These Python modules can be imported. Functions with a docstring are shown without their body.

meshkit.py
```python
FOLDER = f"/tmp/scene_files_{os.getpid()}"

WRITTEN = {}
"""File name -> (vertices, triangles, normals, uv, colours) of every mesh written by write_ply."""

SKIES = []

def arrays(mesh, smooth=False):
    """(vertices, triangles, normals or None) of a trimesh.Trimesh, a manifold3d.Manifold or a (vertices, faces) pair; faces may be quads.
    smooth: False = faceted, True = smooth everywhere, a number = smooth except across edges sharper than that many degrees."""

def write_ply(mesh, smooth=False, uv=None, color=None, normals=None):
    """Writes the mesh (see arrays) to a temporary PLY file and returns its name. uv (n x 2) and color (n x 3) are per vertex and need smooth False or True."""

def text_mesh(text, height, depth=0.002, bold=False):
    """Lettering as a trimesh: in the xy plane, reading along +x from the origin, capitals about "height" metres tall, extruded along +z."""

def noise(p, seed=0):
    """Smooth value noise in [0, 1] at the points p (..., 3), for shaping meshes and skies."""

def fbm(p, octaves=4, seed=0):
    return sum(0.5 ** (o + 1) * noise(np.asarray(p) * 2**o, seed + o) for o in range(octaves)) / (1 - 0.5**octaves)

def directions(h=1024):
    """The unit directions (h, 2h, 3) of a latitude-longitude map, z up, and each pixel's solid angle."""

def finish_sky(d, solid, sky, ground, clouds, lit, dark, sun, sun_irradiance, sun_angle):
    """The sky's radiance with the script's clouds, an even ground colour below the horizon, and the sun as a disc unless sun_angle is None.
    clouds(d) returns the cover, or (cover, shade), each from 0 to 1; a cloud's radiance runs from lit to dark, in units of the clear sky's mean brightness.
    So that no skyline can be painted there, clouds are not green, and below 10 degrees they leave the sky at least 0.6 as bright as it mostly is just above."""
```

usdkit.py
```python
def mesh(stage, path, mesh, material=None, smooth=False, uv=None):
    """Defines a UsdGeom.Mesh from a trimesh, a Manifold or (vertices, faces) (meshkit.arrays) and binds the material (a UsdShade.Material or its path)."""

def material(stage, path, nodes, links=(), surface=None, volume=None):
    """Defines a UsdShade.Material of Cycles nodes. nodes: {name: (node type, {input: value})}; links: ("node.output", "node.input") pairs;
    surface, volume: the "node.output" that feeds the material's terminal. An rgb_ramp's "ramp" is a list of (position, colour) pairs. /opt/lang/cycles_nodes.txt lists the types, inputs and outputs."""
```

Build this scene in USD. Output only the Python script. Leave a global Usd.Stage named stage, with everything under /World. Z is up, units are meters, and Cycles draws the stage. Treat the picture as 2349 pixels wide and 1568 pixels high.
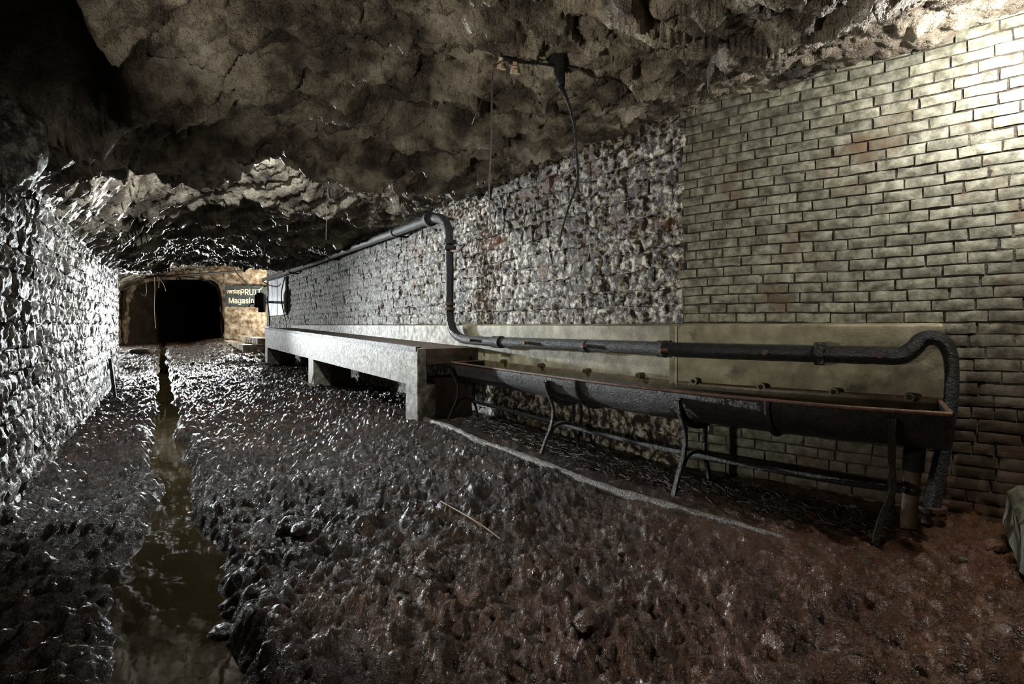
import math, random
import numpy as np
import trimesh
import usdkit, meshkit
from pxr import Usd, UsdGeom, UsdLux, UsdShade, Gf, Sdf, Vt

rng = np.random.default_rng(7)
random.seed(7)
stage = Usd.Stage.CreateInMemory()
UsdGeom.SetStageUpAxis(stage, UsdGeom.Tokens.z)
UsdGeom.SetStageMetersPerUnit(stage, 1.0)
world = UsdGeom.Xform.Define(stage, '/World')
stage.SetDefaultPrim(world.GetPrim())
UsdGeom.Scope.Define(stage, '/World/Looks')

# ------------------------------------------------------------------ camera, lights, exposure
EYE, F, CX, CY = 1.38, 1200.0, 1174.5, 745.0
cam = UsdGeom.Camera.Define(stage, '/World/camera')
cam.CreateHorizontalApertureAttr(36.0)
cam.CreateVerticalApertureAttr(36.0 * 1568 / 2349)
cam.CreateFocalLengthAttr(36.0 * F / 2349)
cam.CreateVerticalApertureOffsetAttr(-(784 - CY) * 36.0 / 2349)
cam.CreateClippingRangeAttr(Gf.Vec2f(0.05, 200))
cam.CreateExposureAttr(0.0)
cam.AddTranslateOp().Set(Gf.Vec3d(0, 0, EYE))
cam.AddRotateXOp().Set(90.0)


def aim(prim, pos, target):
    m = Gf.Matrix4d().SetLookAt(Gf.Vec3d(*pos), Gf.Vec3d(*target), Gf.Vec3d(0, 0, 1)).GetInverse()
    UsdGeom.Xformable(prim).AddTransformOp().Set(m)


def rect(name, pos, target, w, h, power, col):
    l = UsdLux.RectLight.Define(stage, '/World/' + name)
    l.CreateWidthAttr(w); l.CreateHeightAttr(h); l.CreateNormalizeAttr(True)
    l.CreateIntensityAttr(power); l.CreateColorAttr(Gf.Vec3f(*col))
    aim(l, pos, target)


def ball(name, pos, r, power, col, cone=None, target=None, soft=0.6):
    l = UsdLux.SphereLight.Define(stage, '/World/' + name)
    l.CreateRadiusAttr(r); l.CreateNormalizeAttr(True)
    l.CreateIntensityAttr(power); l.CreateColorAttr(Gf.Vec3f(*col))
    if cone:
        sh = UsdLux.ShapingAPI.Apply(l.GetPrim()); sh.CreateShapingConeAngleAttr(cone); sh.CreateShapingConeSoftnessAttr(soft)
        aim(l, pos, target)
    else:
        l.AddTranslateOp().Set(Gf.Vec3d(*pos))


COOL, WARM = (0.93, 0.98, 1.0), (1.0, 0.93, 0.80)
# unseen lamps, placed for their effect: behind far right corner and left wall,
# up in the roof, out of frame on the left and on the right
ball('lamp_recess', (-13.62, 29.3, 2.3), 0.22, 4300, COOL, cone=13, target=(-2.1, 2.6, 0.3), soft=1.0)  # unseen, lights the left wall and backlights the wet mud
ball('lamp_end_wall', (-12.9, 28.0, 2.7), 0.15, 330, WARM)  # out of view, placed to light the ochre end wall
ball('lamp_side_recess', (-14.6, 19.1, 2.0), 0.2, 3500, COOL, cone=19, target=(1.4, 3.6, 1.3), soft=1.0)  # unseen, lights bench front and right wall from the far left
rect('lamp_mouth', (-20.0, 24.0, 2.0), (-9.6, 21.4, 2.4), 0.5, 0.5, 300, COOL)  # hidden by the left wall, aimed to light the white board
ball('lamp_roof_pocket', (-3.18, 6.54, 3.72), 0.08, 165, COOL)  # unseen behind the added roof lip, placed to light mud and roof
ball('lamp_near_left', (-1.85, 1.75, 1.05), 0.05, 52, (1.0, 0.94, 0.8), cone=50, target=(2.0, 4.4, 1.3))  # out of frame, lights the trough and brickwork from the left
ball('lamp_near_left_up', (-2.0, 1.7, 1.25), 0.05, 62, (1.0, 0.93, 0.8), cone=50, target=(0.1, 4.6, 3.6))  # out of frame, aimed up to light the near roof
ball('lamp_near_right', (3.22, 3.08, 3.12), 0.07, 48, (1.0, 0.95, 0.89))  # out of frame, placed to brighten the top right bricks

# ------------------------------------------------------------------ helpers
U = np.array([-0.557, 0.831]); N = np.array([0.831, 0.557])          # along the gallery, across it (to the right)
T_R, C_B, C_E = 4.10, 4.944, 6.42                                     # right wall: straight part, brick part, far turned part
N_B, U_B = np.array([0.6, 0.8]), np.array([0.8, -0.6])
N_E, U_E = np.array([0.765, 0.644]), np.array([-0.644, 0.765])
T_L = -0.92                                                           # left wall


def ray(px, py):
    return np.array([(px - CX) / F, 1.0, (CY - py) / F])


def atY(px, py, y):
    return ray(px, py) * y + np.array([0, 0, EYE])


def atT(px, py, t):
    r = ray(px, py)
    return atY(px, py, t / (N @ r[:2]))


def atW(px, py, d):
    """the point at distance d in front of the right wall"""
    r = ray(px, py)
    y = max((c - d) / (n @ r[:2]) for n, c in ((N, T_R), (N_B, C_B)) if n @ r[:2] > 1e-6)    # the wall veers outwards at the brickwork
    if N_E @ r[:2] > 1e-6:
        y = min(y, (C_E - d) / (N_E @ r[:2]))                                                # and turns inwards at its far end
    return atY(px, py, y)


def ss(x, a, b):
    t = np.clip((np.asarray(x, float) - a) / (b - a), 0, 1)
    return t * t * (3 - 2 * t)


def st(x, y):
    return x * U[0] + y * U[1], x * N[0] + y * N[1]


def xy(s, t):
    return s * U[0] + t * N[0], s * U[1] + t * N[1]


def fb(x, y, z, f, octaves=4, seed=0):
    return meshkit.fbm(np.stack([x * f, y * f, z * f + np.zeros_like(x)], -1) + 100.0, octaves, seed) - 0.5


def ridged(x, y, f, seed):
    n = meshkit.noise(np.stack([x * f, y * f, np.zeros_like(x)], -1) + 50.0, seed)
    return 1 - np.abs(2 * n - 1)


from scipy.interpolate import RegularGridInterpolator


def cells(x, y, size, seed, warp=0.25):
    """nearest jittered grid point: (dx, dy, three random numbers of that cell, distance to the border), in units of the size"""
    r = np.random.default_rng(seed)
    X, Y = np.asarray(x, float) / size, np.asarray(y, float) / size
    if warp:
        X = X + warp * 2 * fb(X, Y, 0 * X, 0.9, 2, seed); Y = Y + warp * 2 * fb(X, Y, 0 * X, 0.9, 2, seed + 1)
    x0, x1, y0, y1 = -40 / size, 12 / size, -12 / size, 45 / size
    q = np.stack([X, Y], -1).reshape(-1, 2)
    ij = np.floor(q).astype(np.int64)

    def pt(i, j, c):
        h = (i * 73856093 ^ j * 19349663 ^ (seed * 83492791 + c * 2654435)) & 0xFFFFFFFF
        h = ((h ^ (h >> 13)) * 1274126177) & 0xFFFFFFFF
        h = ((h ^ (h >> 16)) * 974711) & 0xFFFFFFFF
        return ((h ^ (h >> 15)) & 0xFFFFFF) / 16777216.0
    best = np.full(len(q), 9e9); sec = np.full(len(q), 9e9); out = np.zeros((len(q), 5))
    for a in (-1, 0, 1):
        for b in (-1, 0, 1):
            i, j = ij[:, 0] + a, ij[:, 1] + b
            dx = q[:, 0] - i - pt(i, j, 1); dy = q[:, 1] - j - pt(i, j, 2)
            d = dx * dx + dy * dy
            m = d < best
            sec = np.where(m, best, np.minimum(sec, d))
            out[m] = np.stack([dx, dy, pt(i, j, 3), pt(i, j, 4), pt(i, j, 5)], -1)[m]
            best = np.where(m, d, best)
    sh = np.shape(x)
    return [out[:, k].reshape(sh) for k in range(5)] + [(np.sqrt(sec) - np.sqrt(best)).reshape(sh)]


def facets(x, y, size, amp, tilt, seed):
    dx, dy, r1, r2, r3, e = cells(x, y, size, seed)
    return amp * (r1 - 0.5) * 2 + tilt * size * (dx * (r2 - 0.5) * 2 + dy * (r3 - 0.5) * 2)


def domes(x, y, size, amp, seed):
    dx, dy, r1, r2, r3, e = cells(x, y, size, seed)
    return amp * (0.35 + 0.65 * r1) * ss(e, 0.0, 0.45)


def ditch(s):
    w = 0.165 + 0.085 * ss(-s, -4.6, -3.2) + 0.03 * np.sin(s * 2.1) + 0.02 * np.sin(s * 5.3 + 1)
    c = 0.065 + 0.03 * np.sin(s * 1.3 + 0.5) + 0.02 * np.sin(s * 3.7)
    return c, w


def floor_z(x, y):
    s, t = st(x, y)
    z = 0.33 * ss(s, 20, 33)
    # trench with banks thrown up on both sides
    c, w = ditch(s)
    wob = 0.07 * fb(x, y, s * 0, 3.0, 3, 31) + 0.07 * fb(x, y, s * 0, 12.0, 3, 32)
    e = np.abs(t - c) - w + wob
    z = z - 0.13 * (1 - ss(e, -0.09, 0.05)) + 0.035 * np.exp(-((e - 0.13) / 0.10) ** 2)
    rough = ss(e, -0.06, 0.04)
    z = z + rough * (0.12 * fb(x, y, 0 * x, 1.1, 2, 3) + 0.08 * fb(x, y, 0 * x, 4.2, 2, 5))
    clod = ridged(x, y, 9.0, 11) * ridged(x, y, 13.0, 12)
    z = z + rough * (0.050 * (clod - 0.35) + 0.075 * fb(x + 0.02 * clod, y, 0 * x, 14.0, 4, 9) + 0.03 * (ridged(x, y, 24.0, 13) - 0.5))
    z = z + rough * (domes(x, y, 0.085, 0.030, 51) + domes(x, y, 0.21, 0.040, 52) - 0.03)
    # wheel and boot treads pressed into the mud
    for (tx, ty, ang, L, Wd) in TREADS:
        dx, dy = x - tx, y - ty
        a, b = dx * math.cos(ang) + dy * math.sin(ang), -dx * math.sin(ang) + dy * math.cos(ang)
        m = np.exp(-(a / L) ** 4 - (b / Wd) ** 4)
        z = z * (1 - 0.8 * m) + m * (-0.02 + 0.014 * np.sin(a * 2 * math.pi / 0.045 + 6 * b))
    z = z - 0.08 * np.exp(-((s - 12.3) / 2.2) ** 2 - ((t - 3.4) / 0.7) ** 2)            # hollow under the bench
    z = z + 0.10 * ss(t, -0.45, -1.0)* (1 - ss(s, 4, 14)) * 0 + 0.24 * ss(s, 19.0, 21.5) * ss(t, 1.2, 2.6)   # bank at the steps
    # the slab under the trough, a little raised
    pl = ss(t, 2.9, 3.1) * ss(-s, -7.2, -6.8) * ss(s, 0.6, 2.2)
    z = z * (1 - 0.75 * pl) + 0.03 * pl
    return z


TREADS = [(-2.25, 2.6, 2.6, 0.12, 0.08), (-2.52, 3.04, 2.5, 0.12, 0.08), (-0.85, 3.55, 1.1, 0.10, 0.06), (-0.35, 4.9, 0.5, 0.12, 0.08), (-2.55, 5.2, 0.4, 0.2, 0.1)]


def ceil_z(x, y):
    s, t = st(x, y)
    z = 3.36 - 0.72 * np.clip((0.7 - t) / 1.62, 0, 1.6) ** 1.6 * (1 - 0.45 * ss(s, 13, 18)) + 0.03 * (t - 1.5)
    z = z + (1.05 + 0.13 * np.clip(t, -2, 5)) * ss(s, 17, 32)
    yc = 4.15 + 1.0 * ss(x, -2.3, -0.8) + 0.25 * fb(x, y, 0 * x, 1.5, 3, 41)
    z = z + 0.24 * (1 - ss(y - yc, -0.10, 0.16)) * (1 - ss(x, -0.6, 0.9))                # ledge across the roof
    z = z + 2.2 * ss(-t, 0.15, 0.6) * (1 - ss(s, 4.7, 5.5)) * (1 - ss(x, -3.0, -2.4))    # dark pocket over the near left wall
    edge = 1 - 0.75 * np.clip(ss(t, 3.3, 4.0) + ss(-t, 0.4, 0.9), 0, 1)
    h = fb(x + 0.35 * fb(x, y, 0 * x, 1.2, 2, 8), y, 0 * x, 0.55, 4, 21) * 2.0           # bedding planes: a terraced field
    q = h * 4.2
    terr = np.floor(q) + ss(q - np.floor(q), 0.62, 0.92)
    z = z + edge * (0.16 * terr / 2.1 + 0.10 * h)
    d = fb(x * 0.55 - y * 0.2, y * 1.7, 0 * x, 2.6, 4, 23)
    z = z + edge * (0.20 * d) + 0.07 * (ridged(x + 0.1 * d, y * 1.8, 3.5, 26) - 0.5) + 0.04 * (ridged(x - y * 0.5, y * 1.5, 8.0, 27) - 0.5) + 0.085 * fb(x, y * 1.5, 0 * x, 9.0, 5, 25)
    z = z + edge * (facets(x, y * 1.5, 0.62, 0.07, 0.22, 71) + facets(x, y * 1.5, 0.21, 0.022, 0.22, 72)) + facets(x, y * 1.3, 0.08, 0.006, 0.2, 73)
    # added lip across the roof; the raised pocket behind it hides the roof lamp
    lip = 6.45 + 0.25 * np.sin(t * 2.2 + 0.6); m = ss(t, -0.9, 0.2) * (1 - ss(t, 2.2, 3.6))
    z = z + m * (-0.36 * np.exp(-((s - lip) / 0.40) ** 2) + 0.58 * ss(s, lip, lip + 0.25) * (1 - ss(s, 8.2, 9.9)))
    # the broken triangular pocket in the roof further in
    for (px, py, r, a) in ((-3.35, 6.9, 0.75, -0.16), (-2.7, 7.9, 0.6, 0.15), (-4.4, 7.6, 0.7, 0.12), (-3.9, 9.6, 0.9, -0.14)):
        z = z + a * np.exp(-(((x - px) ** 2 + (y - py) ** 2) / r ** 2))
    return z


SURF = {}


def hit(px, py, fz, up):
    Y = np.concatenate([np.arange(1.0, 12, 0.01), np.arange(12, 40, 0.04)])
    r = ray(px, py)
    z = EYE + r[2] * Y
    f = fz(np.stack(st(r[0] * Y, Y), -1))
    bad = z > f if up else z < f
    k = int(np.argmax(bad)) if bad.any() else len(Y) - 1
    return np.array([r[0] * Y[k], Y[k], f[k]])


def ceil_hit(px, py):
    return hit(px, py, SURF['roof'], True)


def floor_hit(px, py):
    return hit(px, py, SURF['floor'], False)


def fz1(x, y):
    return float(np.ravel(SURF['floor'](st(float(x), float(y))))[0])


def cz1(x, y):
    return float(np.ravel(SURF['roof'](st(float(x), float(y))))[0])


# --- stage helpers
names = {}


def numbered(parent, name):
    k = names.get((parent, name), 0)
    names[(parent, name)] = k + 1
    return f'{parent}/{name}' + (f'_{k:03d}' if k else '')


def data(prim, label=None, cat=None, group=None, kind=None):
    for k, v in (('label', label), ('category', cat), ('group', group), ('kind', kind)):
        if v:
            prim.SetCustomDataByKey(k, v)
    return prim


def thing(name, label, cat, loc=(0, 0, 0), group=None, kind=None):
    x = UsdGeom.Xform.Define(stage, numbered('/World', name))
    x.AddTranslateOp().Set(Gf.Vec3d(*map(float, loc)))
    x.GetPrim().SetCustomDataByKey  # noqa
    data(x.GetPrim(), label, cat, group, kind)
    LOC[str(x.GetPath())] = np.array(loc, float)
    return x


LOC = {}


def put(name, mesh, mat, parent=None, smooth=35, label=None, cat=None, group=None, kind=None):
    """mesh given in world coordinates"""
    path = numbered(str(parent.GetPath()) if parent else '/World', name)
    if isinstance(mesh, list):
        mesh = trimesh.util.concatenate(mesh)
    v, f, n = meshkit.arrays(mesh, smooth)
    off = np.zeros(3)
    if parent is not None:
        off = LOC[str(parent.GetPath())]
    m = usdkit.mesh(stage, path, (v - off, f), None, False)
    if n is not None:
        m.CreateNormalsAttr(Vt.Vec3fArray.FromNumpy(n.astype(np.float32))); m.SetNormalsInterpolation('vertex')
    UsdShade.MaterialBindingAPI.Apply(m.GetPrim()).Bind(mat)
    LOC[path] = off
    data(m.GetPrim(), label, cat, group, kind)
    return m


def grid(P):
    """P (n, m, 3) -> trimesh"""
    n, m = P.shape[:2]
    i = np.arange(n * m).reshape(n, m)
    q = np.stack([i[:-1, :-1], i[1:, :-1], i[1:, 1:], i[:-1, 1:]], -1).reshape(-1, 4)
    f = np.vstack([q[:, [0, 1, 2]], q[:, [0, 2, 3]]])
    return trimesh.Trimesh(P.reshape(-1, 3), f, process=False)


def crom(pts, k=8):
    p = np.asarray(pts, float)
    p = np.vstack([2 * p[0] - p[1], p, 2 * p[-1] - p[-2]])
    out = []
    for i in range(1, len(p) - 2):
        t = np.linspace(0, 1, k, endpoint=False)[:, None]
        a, b, c, d = p[i - 1], p[i], p[i + 1], p[i + 2]
        out.append(0.5 * (2 * b + (c - a) * t + (2 * a - 5 * b + 4 * c - d) * t ** 2 + (3 * b - a - 3 * c + d) * t ** 3))
    out.append(p[-2][None])
    return np.vstack(out)


def tube(pts, r, seg=12, rough=0.0, seed=1, k=0, freq=40.0):
    p = crom(pts, k) if k else np.asarray(pts, float)
    r = np.broadcast_to(np.asarray(r, float), (len(p),)) if np.ndim(r) == 0 or len(np.atleast_1d(r)) == len(p) else np.interp(np.linspace(0, 1, len(p)), np.linspace(0, 1, len(r)), r)
    tan = np.gradient(p, axis=0); tan /= np.linalg.norm(tan, axis=1, keepdims=True) + 1e-12
    a = np.array([0, 0, 1.0]) if abs(tan[0][2]) < 0.9 else np.array([1.0, 0, 0])
    n = a - tan[0] * (a @ tan[0]); n /= np.linalg.norm(n)
    rows = []
    th = np.linspace(0, 2 * np.pi, seg, endpoint=False)
    for i in range(len(p)):
        n = n - tan[i] * (n @ tan[i]); n /= np.linalg.norm(n)
        b = np.cross(tan[i], n)
        rows.append(p[i] + r[i] * (np.cos(th)[:, None] * n + np.sin(th)[:, None] * b))
    P = np.array(rows)
    if rough:
        k2 = meshkit.fbm(P * freq + 30, 3, seed) - 0.5
        P = p[:, None] + (P - p[:, None]) * (1 + rough * 2 * k2)[..., None]
    P = np.concatenate([P, P[:, :1]], 1)
    m = grid(P)
    m.merge_vertices()
    v, f = list(m.vertices), list(m.faces)
    # caps
    caps = []
    for row, c, flip in ((P[0, :-1], p[0], True), (P[-1, :-1], p[-1], False)):
        vv = np.vstack([row, c[None]]); kk = len(row)
        ff = [[i, (i + 1) % kk, kk] if not flip else [(i + 1) % kk, i, kk] for i in range(kk)]
        caps.append(trimesh.Trimesh(vv, ff, process=False))
    return trimesh.util.concatenate([m] + caps)


def box(c, size, axes=None, bevel=0.0, rough=0.0, seed=0, freq=8.0, sub=0):
    """box with bevelled edges; axes = rows of a 3x3 frame"""
    import manifold3d as m3
    s = np.asarray(size, float)
    if bevel > 0:
        b = min(bevel, 0.45 * s.min())
        ms = []
        for ax in range(3):
            e = s - 2 * b; e[ax] = s[ax]
            ms.append(m3.Manifold.cube(list(e), True))
        man = m3.Manifold.batch_hull(ms)
    else:
        man = m3.Manifold.cube(list(s), True)
    if sub:
        man = man.refine_to_length(sub)
    v, f, _ = meshkit.arrays(man)
    v = v.astype(float)
    if rough:
        w = v + np.asarray(c) * 1.0
        v = v + rough * 2 * np.stack([meshkit.fbm(w * freq + 40 * q + 60, 3, seed + q) - 0.5 for q in range(3)], -1)
    if axes is not None:
        v = v @ np.asarray(axes, float)
    return trimesh.Trimesh(v + np.asarray(c, float), f, process=False)


def frame2(u):
    u = np.array([u[0], u[1], 0.0]); u /= np.linalg.norm(u)
    return np.array([u, [-u[1], u[0], 0], [0, 0, 1]])


# ------------------------------------------------------------------ materials
def mat(name, stops, cscale=3.0, rough=(0.35, 0.6), bumps=(), spec=0.5, coat=0.0, tone=0.0, metallic=0.0, stain=None, stretch=None, coatr=0.15, lowstain_shade=None, detail=7):
    nd = {'geo': ('geometry', {}), 'n': ('noise_texture', {'scale': cscale, 'detail': float(detail), 'roughness': 0.62}),
          'ramp': ('rgb_ramp', {'ramp': stops}),
          'nr': ('noise_texture', {'scale': cscale * 2.7, 'detail': 4.0}),
          'mr': ('map_range', {'from_min': 0.3, 'from_max': 0.7, 'to_min': rough[0], 'to_max': rough[1], 'clamp': True}),
          'p': ('principled_bsdf', {'specular_ior_level': spec, 'coat_weight': coat, 'coat_roughness': coatr, 'metallic': metallic})}
    ln = [('n.fac', 'ramp.fac'), ('nr.fac', 'mr.value'), ('mr.result', 'p.roughness')]
    pos = 'geo.position'
    if stretch:
        nd['map'] = ('mapping', {'scale': stretch}); ln.append(('geo.position', 'map.vector')); pos = 'map.vector'
    ln += [(pos, 'n.vector'), (pos, 'nr.vector')]
    col = 'ramp.color'
    if stain:                                    # (noise scale, low, high, colour)
        nd['ns'] = ('noise_texture', {'scale': stain[0], 'detail': 6.0, 'roughness': 0.6})
        nd['ms'] = ('map_range', {'from_min': stain[1], 'from_max': stain[2], 'to_min': 0.0, 'to_max': 1.0, 'clamp': True})
        nd['xs'] = ('mix_color', {'b': stain[3]})
        ln += [('geo.position', 'ns.vector'), ('ns.fac', 'ms.value'), ('ms.result', 'xs.fac'), (col, 'xs.a')]
        col = 'xs.result'
    if lowstain_shade:                                 # an axis' share of a stain, on the bricks partly painted shade: (direction xyz, from, to, colour, amount)
        nd['dv'] = ('vector_math', {'math_type': 'dot_product', 'vector2': lowstain_shade[0]})
        nd['nz'] = ('noise_texture', {'scale': 2.2, 'detail': 5.0})
        nd['az'] = ('math', {'math_type': 'multiply_add', 'value2': 1.2})
        nd['md'] = ('map_range', {'from_min': lowstain_shade[1], 'from_max': lowstain_shade[2], 'to_min': 0.0, 'to_max': lowstain_shade[4], 'clamp': True})
        nd['xd'] = ('mix_color', {'b': lowstain_shade[3]})
        ln += [('geo.position', 'dv.vector1'), ('geo.position', 'nz.vector'), ('nz.fac', 'az.value1'), ('dv.value', 'az.value3'), ('az.value', 'md.value'), ('md.result', 'xd.fac'), (col, 'xd.a')]
        col = 'xd.result'
    if tone:
        nd['oi'] = ('object_info', {})
        nd['ad'] = ('math', {'math_type': 'add'})
        nd['fr'] = ('math', {'math_type': 'fraction'})
        nd['mt'] = ('map_range', {'from_min': 0.0, 'from_max': 1.0, 'to_min': 1 - tone, 'to_max': 1 + tone})
        nd['hs'] = ('hsv', {'hue': 0.5, 'saturation': 1.0, 'fac': 1.0})
        ln += [('oi.random', 'ad.value1'), ('geo.random_per_island', 'ad.value2'), ('ad.value', 'fr.value1'), ('fr.value', 'mt.value'), ('mt.result', 'hs.value'), (col, 'hs.color')]
        col = 'hs.color'
    ln.append((col, 'p.base_color'))
    prev = None
    for i, (sc, dist, stg) in enumerate(bumps):
        nd[f'bn{i}'] = ('noise_texture', {'scale': sc, 'detail': 4.0, 'roughness': 0.65})
        nd[f'b{i}'] = ('bump', {'distance': dist, 'strength': stg})
        ln += [(pos, f'bn{i}.vector'), (f'bn{i}.fac', f'b{i}.height')]
        if prev:
            ln.append((prev, f'b{i}.normal'))
        prev = f'b{i}.normal'
    if prev:
        ln.append((prev, 'p.normal'))
        if coat:
            ln.append((prev, 'p.coat_normal'))
    return usdkit.material(stage, '/World/Looks/' + name, nd, ln, surface='p.BSDF')


M = {}
M['mud'] = mat('wet_mud', [(0.25, (0.004, 0.0025, 0.0016)), (0.45, (0.015, 0.0075, 0.0035)), (0.62, (0.042, 0.018, 0.007)), (0.8, (0.09, 0.04, 0.015))], 2.6, (0.13, 0.28),
               ((34, 0.048, 1.0), (95, 0.012, 0.8)), 0.85, detail=9, lowstain_shade=((0.75, -0.65, 0), -2.0, 1.3, (0.13, 0.047, 0.012), 0.85))
M['roof'] = mat('roof_rock', [(0.32, (0.012, 0.008, 0.005)), (0.45, (0.095, 0.074, 0.053)), (0.55, (0.28, 0.24, 0.18)), (0.70, (0.56, 0.51, 0.42))], 2.4, (0.26, 0.46),
                ((9, 0.10, 1.0), (28, 0.05, 1.0), (85, 0.014, 0.8)), 0.6, detail=9)
M['stone'] = mat('rough_stone', [(0.40, (0.022, 0.014, 0.010)), (0.485, (0.11, 0.08, 0.058)), (0.545, (0.46, 0.425, 0.35)), (0.62, (0.88, 0.86, 0.78))], 14, (0.35, 0.6),
                 ((24, 0.06, 1.0), (75, 0.02, 0.9)), 0.5, tone=0.3, stain=(2.0, 0.56, 0.66, (0.16, 0.075, 0.04)), detail=8)
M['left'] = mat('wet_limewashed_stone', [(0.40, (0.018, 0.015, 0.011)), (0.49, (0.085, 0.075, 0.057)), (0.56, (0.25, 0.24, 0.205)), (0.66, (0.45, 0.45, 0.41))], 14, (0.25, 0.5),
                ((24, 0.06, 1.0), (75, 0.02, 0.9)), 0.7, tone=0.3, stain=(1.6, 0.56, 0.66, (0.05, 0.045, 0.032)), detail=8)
M['mortar'] = mat('dark_mortar', [(0.3, (0.02, 0.016, 0.012)), (0.55, (0.07, 0.06, 0.045)), (0.75, (0.17, 0.15, 0.12))], 14, (0.5, 0.8), ((60, 0.03, 0.9),), 0.4)
M['brick'] = mat('grey_brick', [(0.32, (0.045, 0.045, 0.032)), (0.48, (0.145, 0.148, 0.108)), (0.66, (0.30, 0.30, 0.24))], 13, (0.45, 0.7), ((80, 0.006, 0.5), (230, 0.003, 0.6)), 0.45,
                 tone=0.22, stain=(2.4, 0.56, 0.74, (0.12, 0.075, 0.04)), lowstain_shade=((0.50, -0.3, -0.80), -0.25, 0.95, (0.058, 0.027, 0.013), 0.93))  # grime low at the right, deepened to stand for dimmer light there
M['concrete'] = mat('old_concrete', [(0.34, (0.06, 0.052, 0.038)), (0.5, (0.20, 0.19, 0.15)), (0.66, (0.38, 0.37, 0.31))], 9, (0.45, 0.7), ((60, 0.008, 0.6), (200, 0.003, 0.6)), 0.45,
                    stain=(3.2, 0.56, 0.70, (0.10, 0.075, 0.045)), detail=8)
M['plinth'] = mat('stained_plinth', [(0.3, (0.09, 0.08, 0.045)), (0.5, (0.20, 0.18, 0.115)), (0.7, (0.33, 0.31, 0.22))], 4.5, (0.4, 0.65), ((60, 0.008, 0.6), (190, 0.003, 0.6)), 0.45,
                  stain=(2.6, 0.58, 0.68, (0.05, 0.045, 0.03)), detail=8)
M['tar'] = mat('tarred_iron', [(0.3, (0.003, 0.003, 0.0035)), (0.6, (0.008, 0.0076, 0.0085)), (0.8, (0.022, 0.013, 0.009))], 12, (0.22, 0.42), ((50, 0.032, 1.0), (150, 0.010, 0.9)), 0.45)
M['rust'] = mat('rusted_iron', [(0.3, (0.02, 0.012, 0.009)), (0.5, (0.065, 0.03, 0.017)), (0.7, (0.16, 0.065, 0.03))], 18, (0.45, 0.7), ((90, 0.006, 0.7),), 0.5)
M['trough'] = mat('pitted_cast_iron', [(0.3, (0.005, 0.004, 0.004)), (0.55, (0.016, 0.012, 0.010)), (0.75, (0.055, 0.028, 0.018))], 14, (0.22, 0.42), ((48, 0.045, 1.0), (150, 0.012, 0.9)), 0.5)
M['slime'] = mat('trough_slime', [(0.3, (0.04, 0.032, 0.012)), (0.7, (0.12, 0.10, 0.05))], 7, (0.3, 0.5), ((60, 0.006, 0.5),), 0.5)
M['endrock'] = mat('ochre_rock', [(0.32, (0.08, 0.045, 0.022)), (0.45, (0.28, 0.19, 0.11)), (0.56, (0.52, 0.43, 0.30)), (0.70, (0.74, 0.68, 0.56))], 3.0, (0.5, 0.75), ((7, 0.16, 1.0), (20, 0.07, 1.0)), 0.4, detail=8)
M['tunnel'] = mat('shade_dark_rock', [(0.3, (0.012, 0.009, 0.006)), (0.7, (0.06, 0.04, 0.025))], 1.5, (0.6, 0.9), ((9, 0.1, 0.7),), 0.3)  # tunnel shade put into the rock colour, keeps the unlit depth black
M['porcelain'] = mat('stained_porcelain', [(0.35, (0.22, 0.10, 0.045)), (0.6, (0.48, 0.42, 0.32))], 30, (0.2, 0.35), (), 0.5)
M['wire'] = mat('dull_wire', [(0.3, (0.025, 0.02, 0.015)), (0.7, (0.075, 0.062, 0.048))], 20, (0.4, 0.6), (), 0.5)
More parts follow.
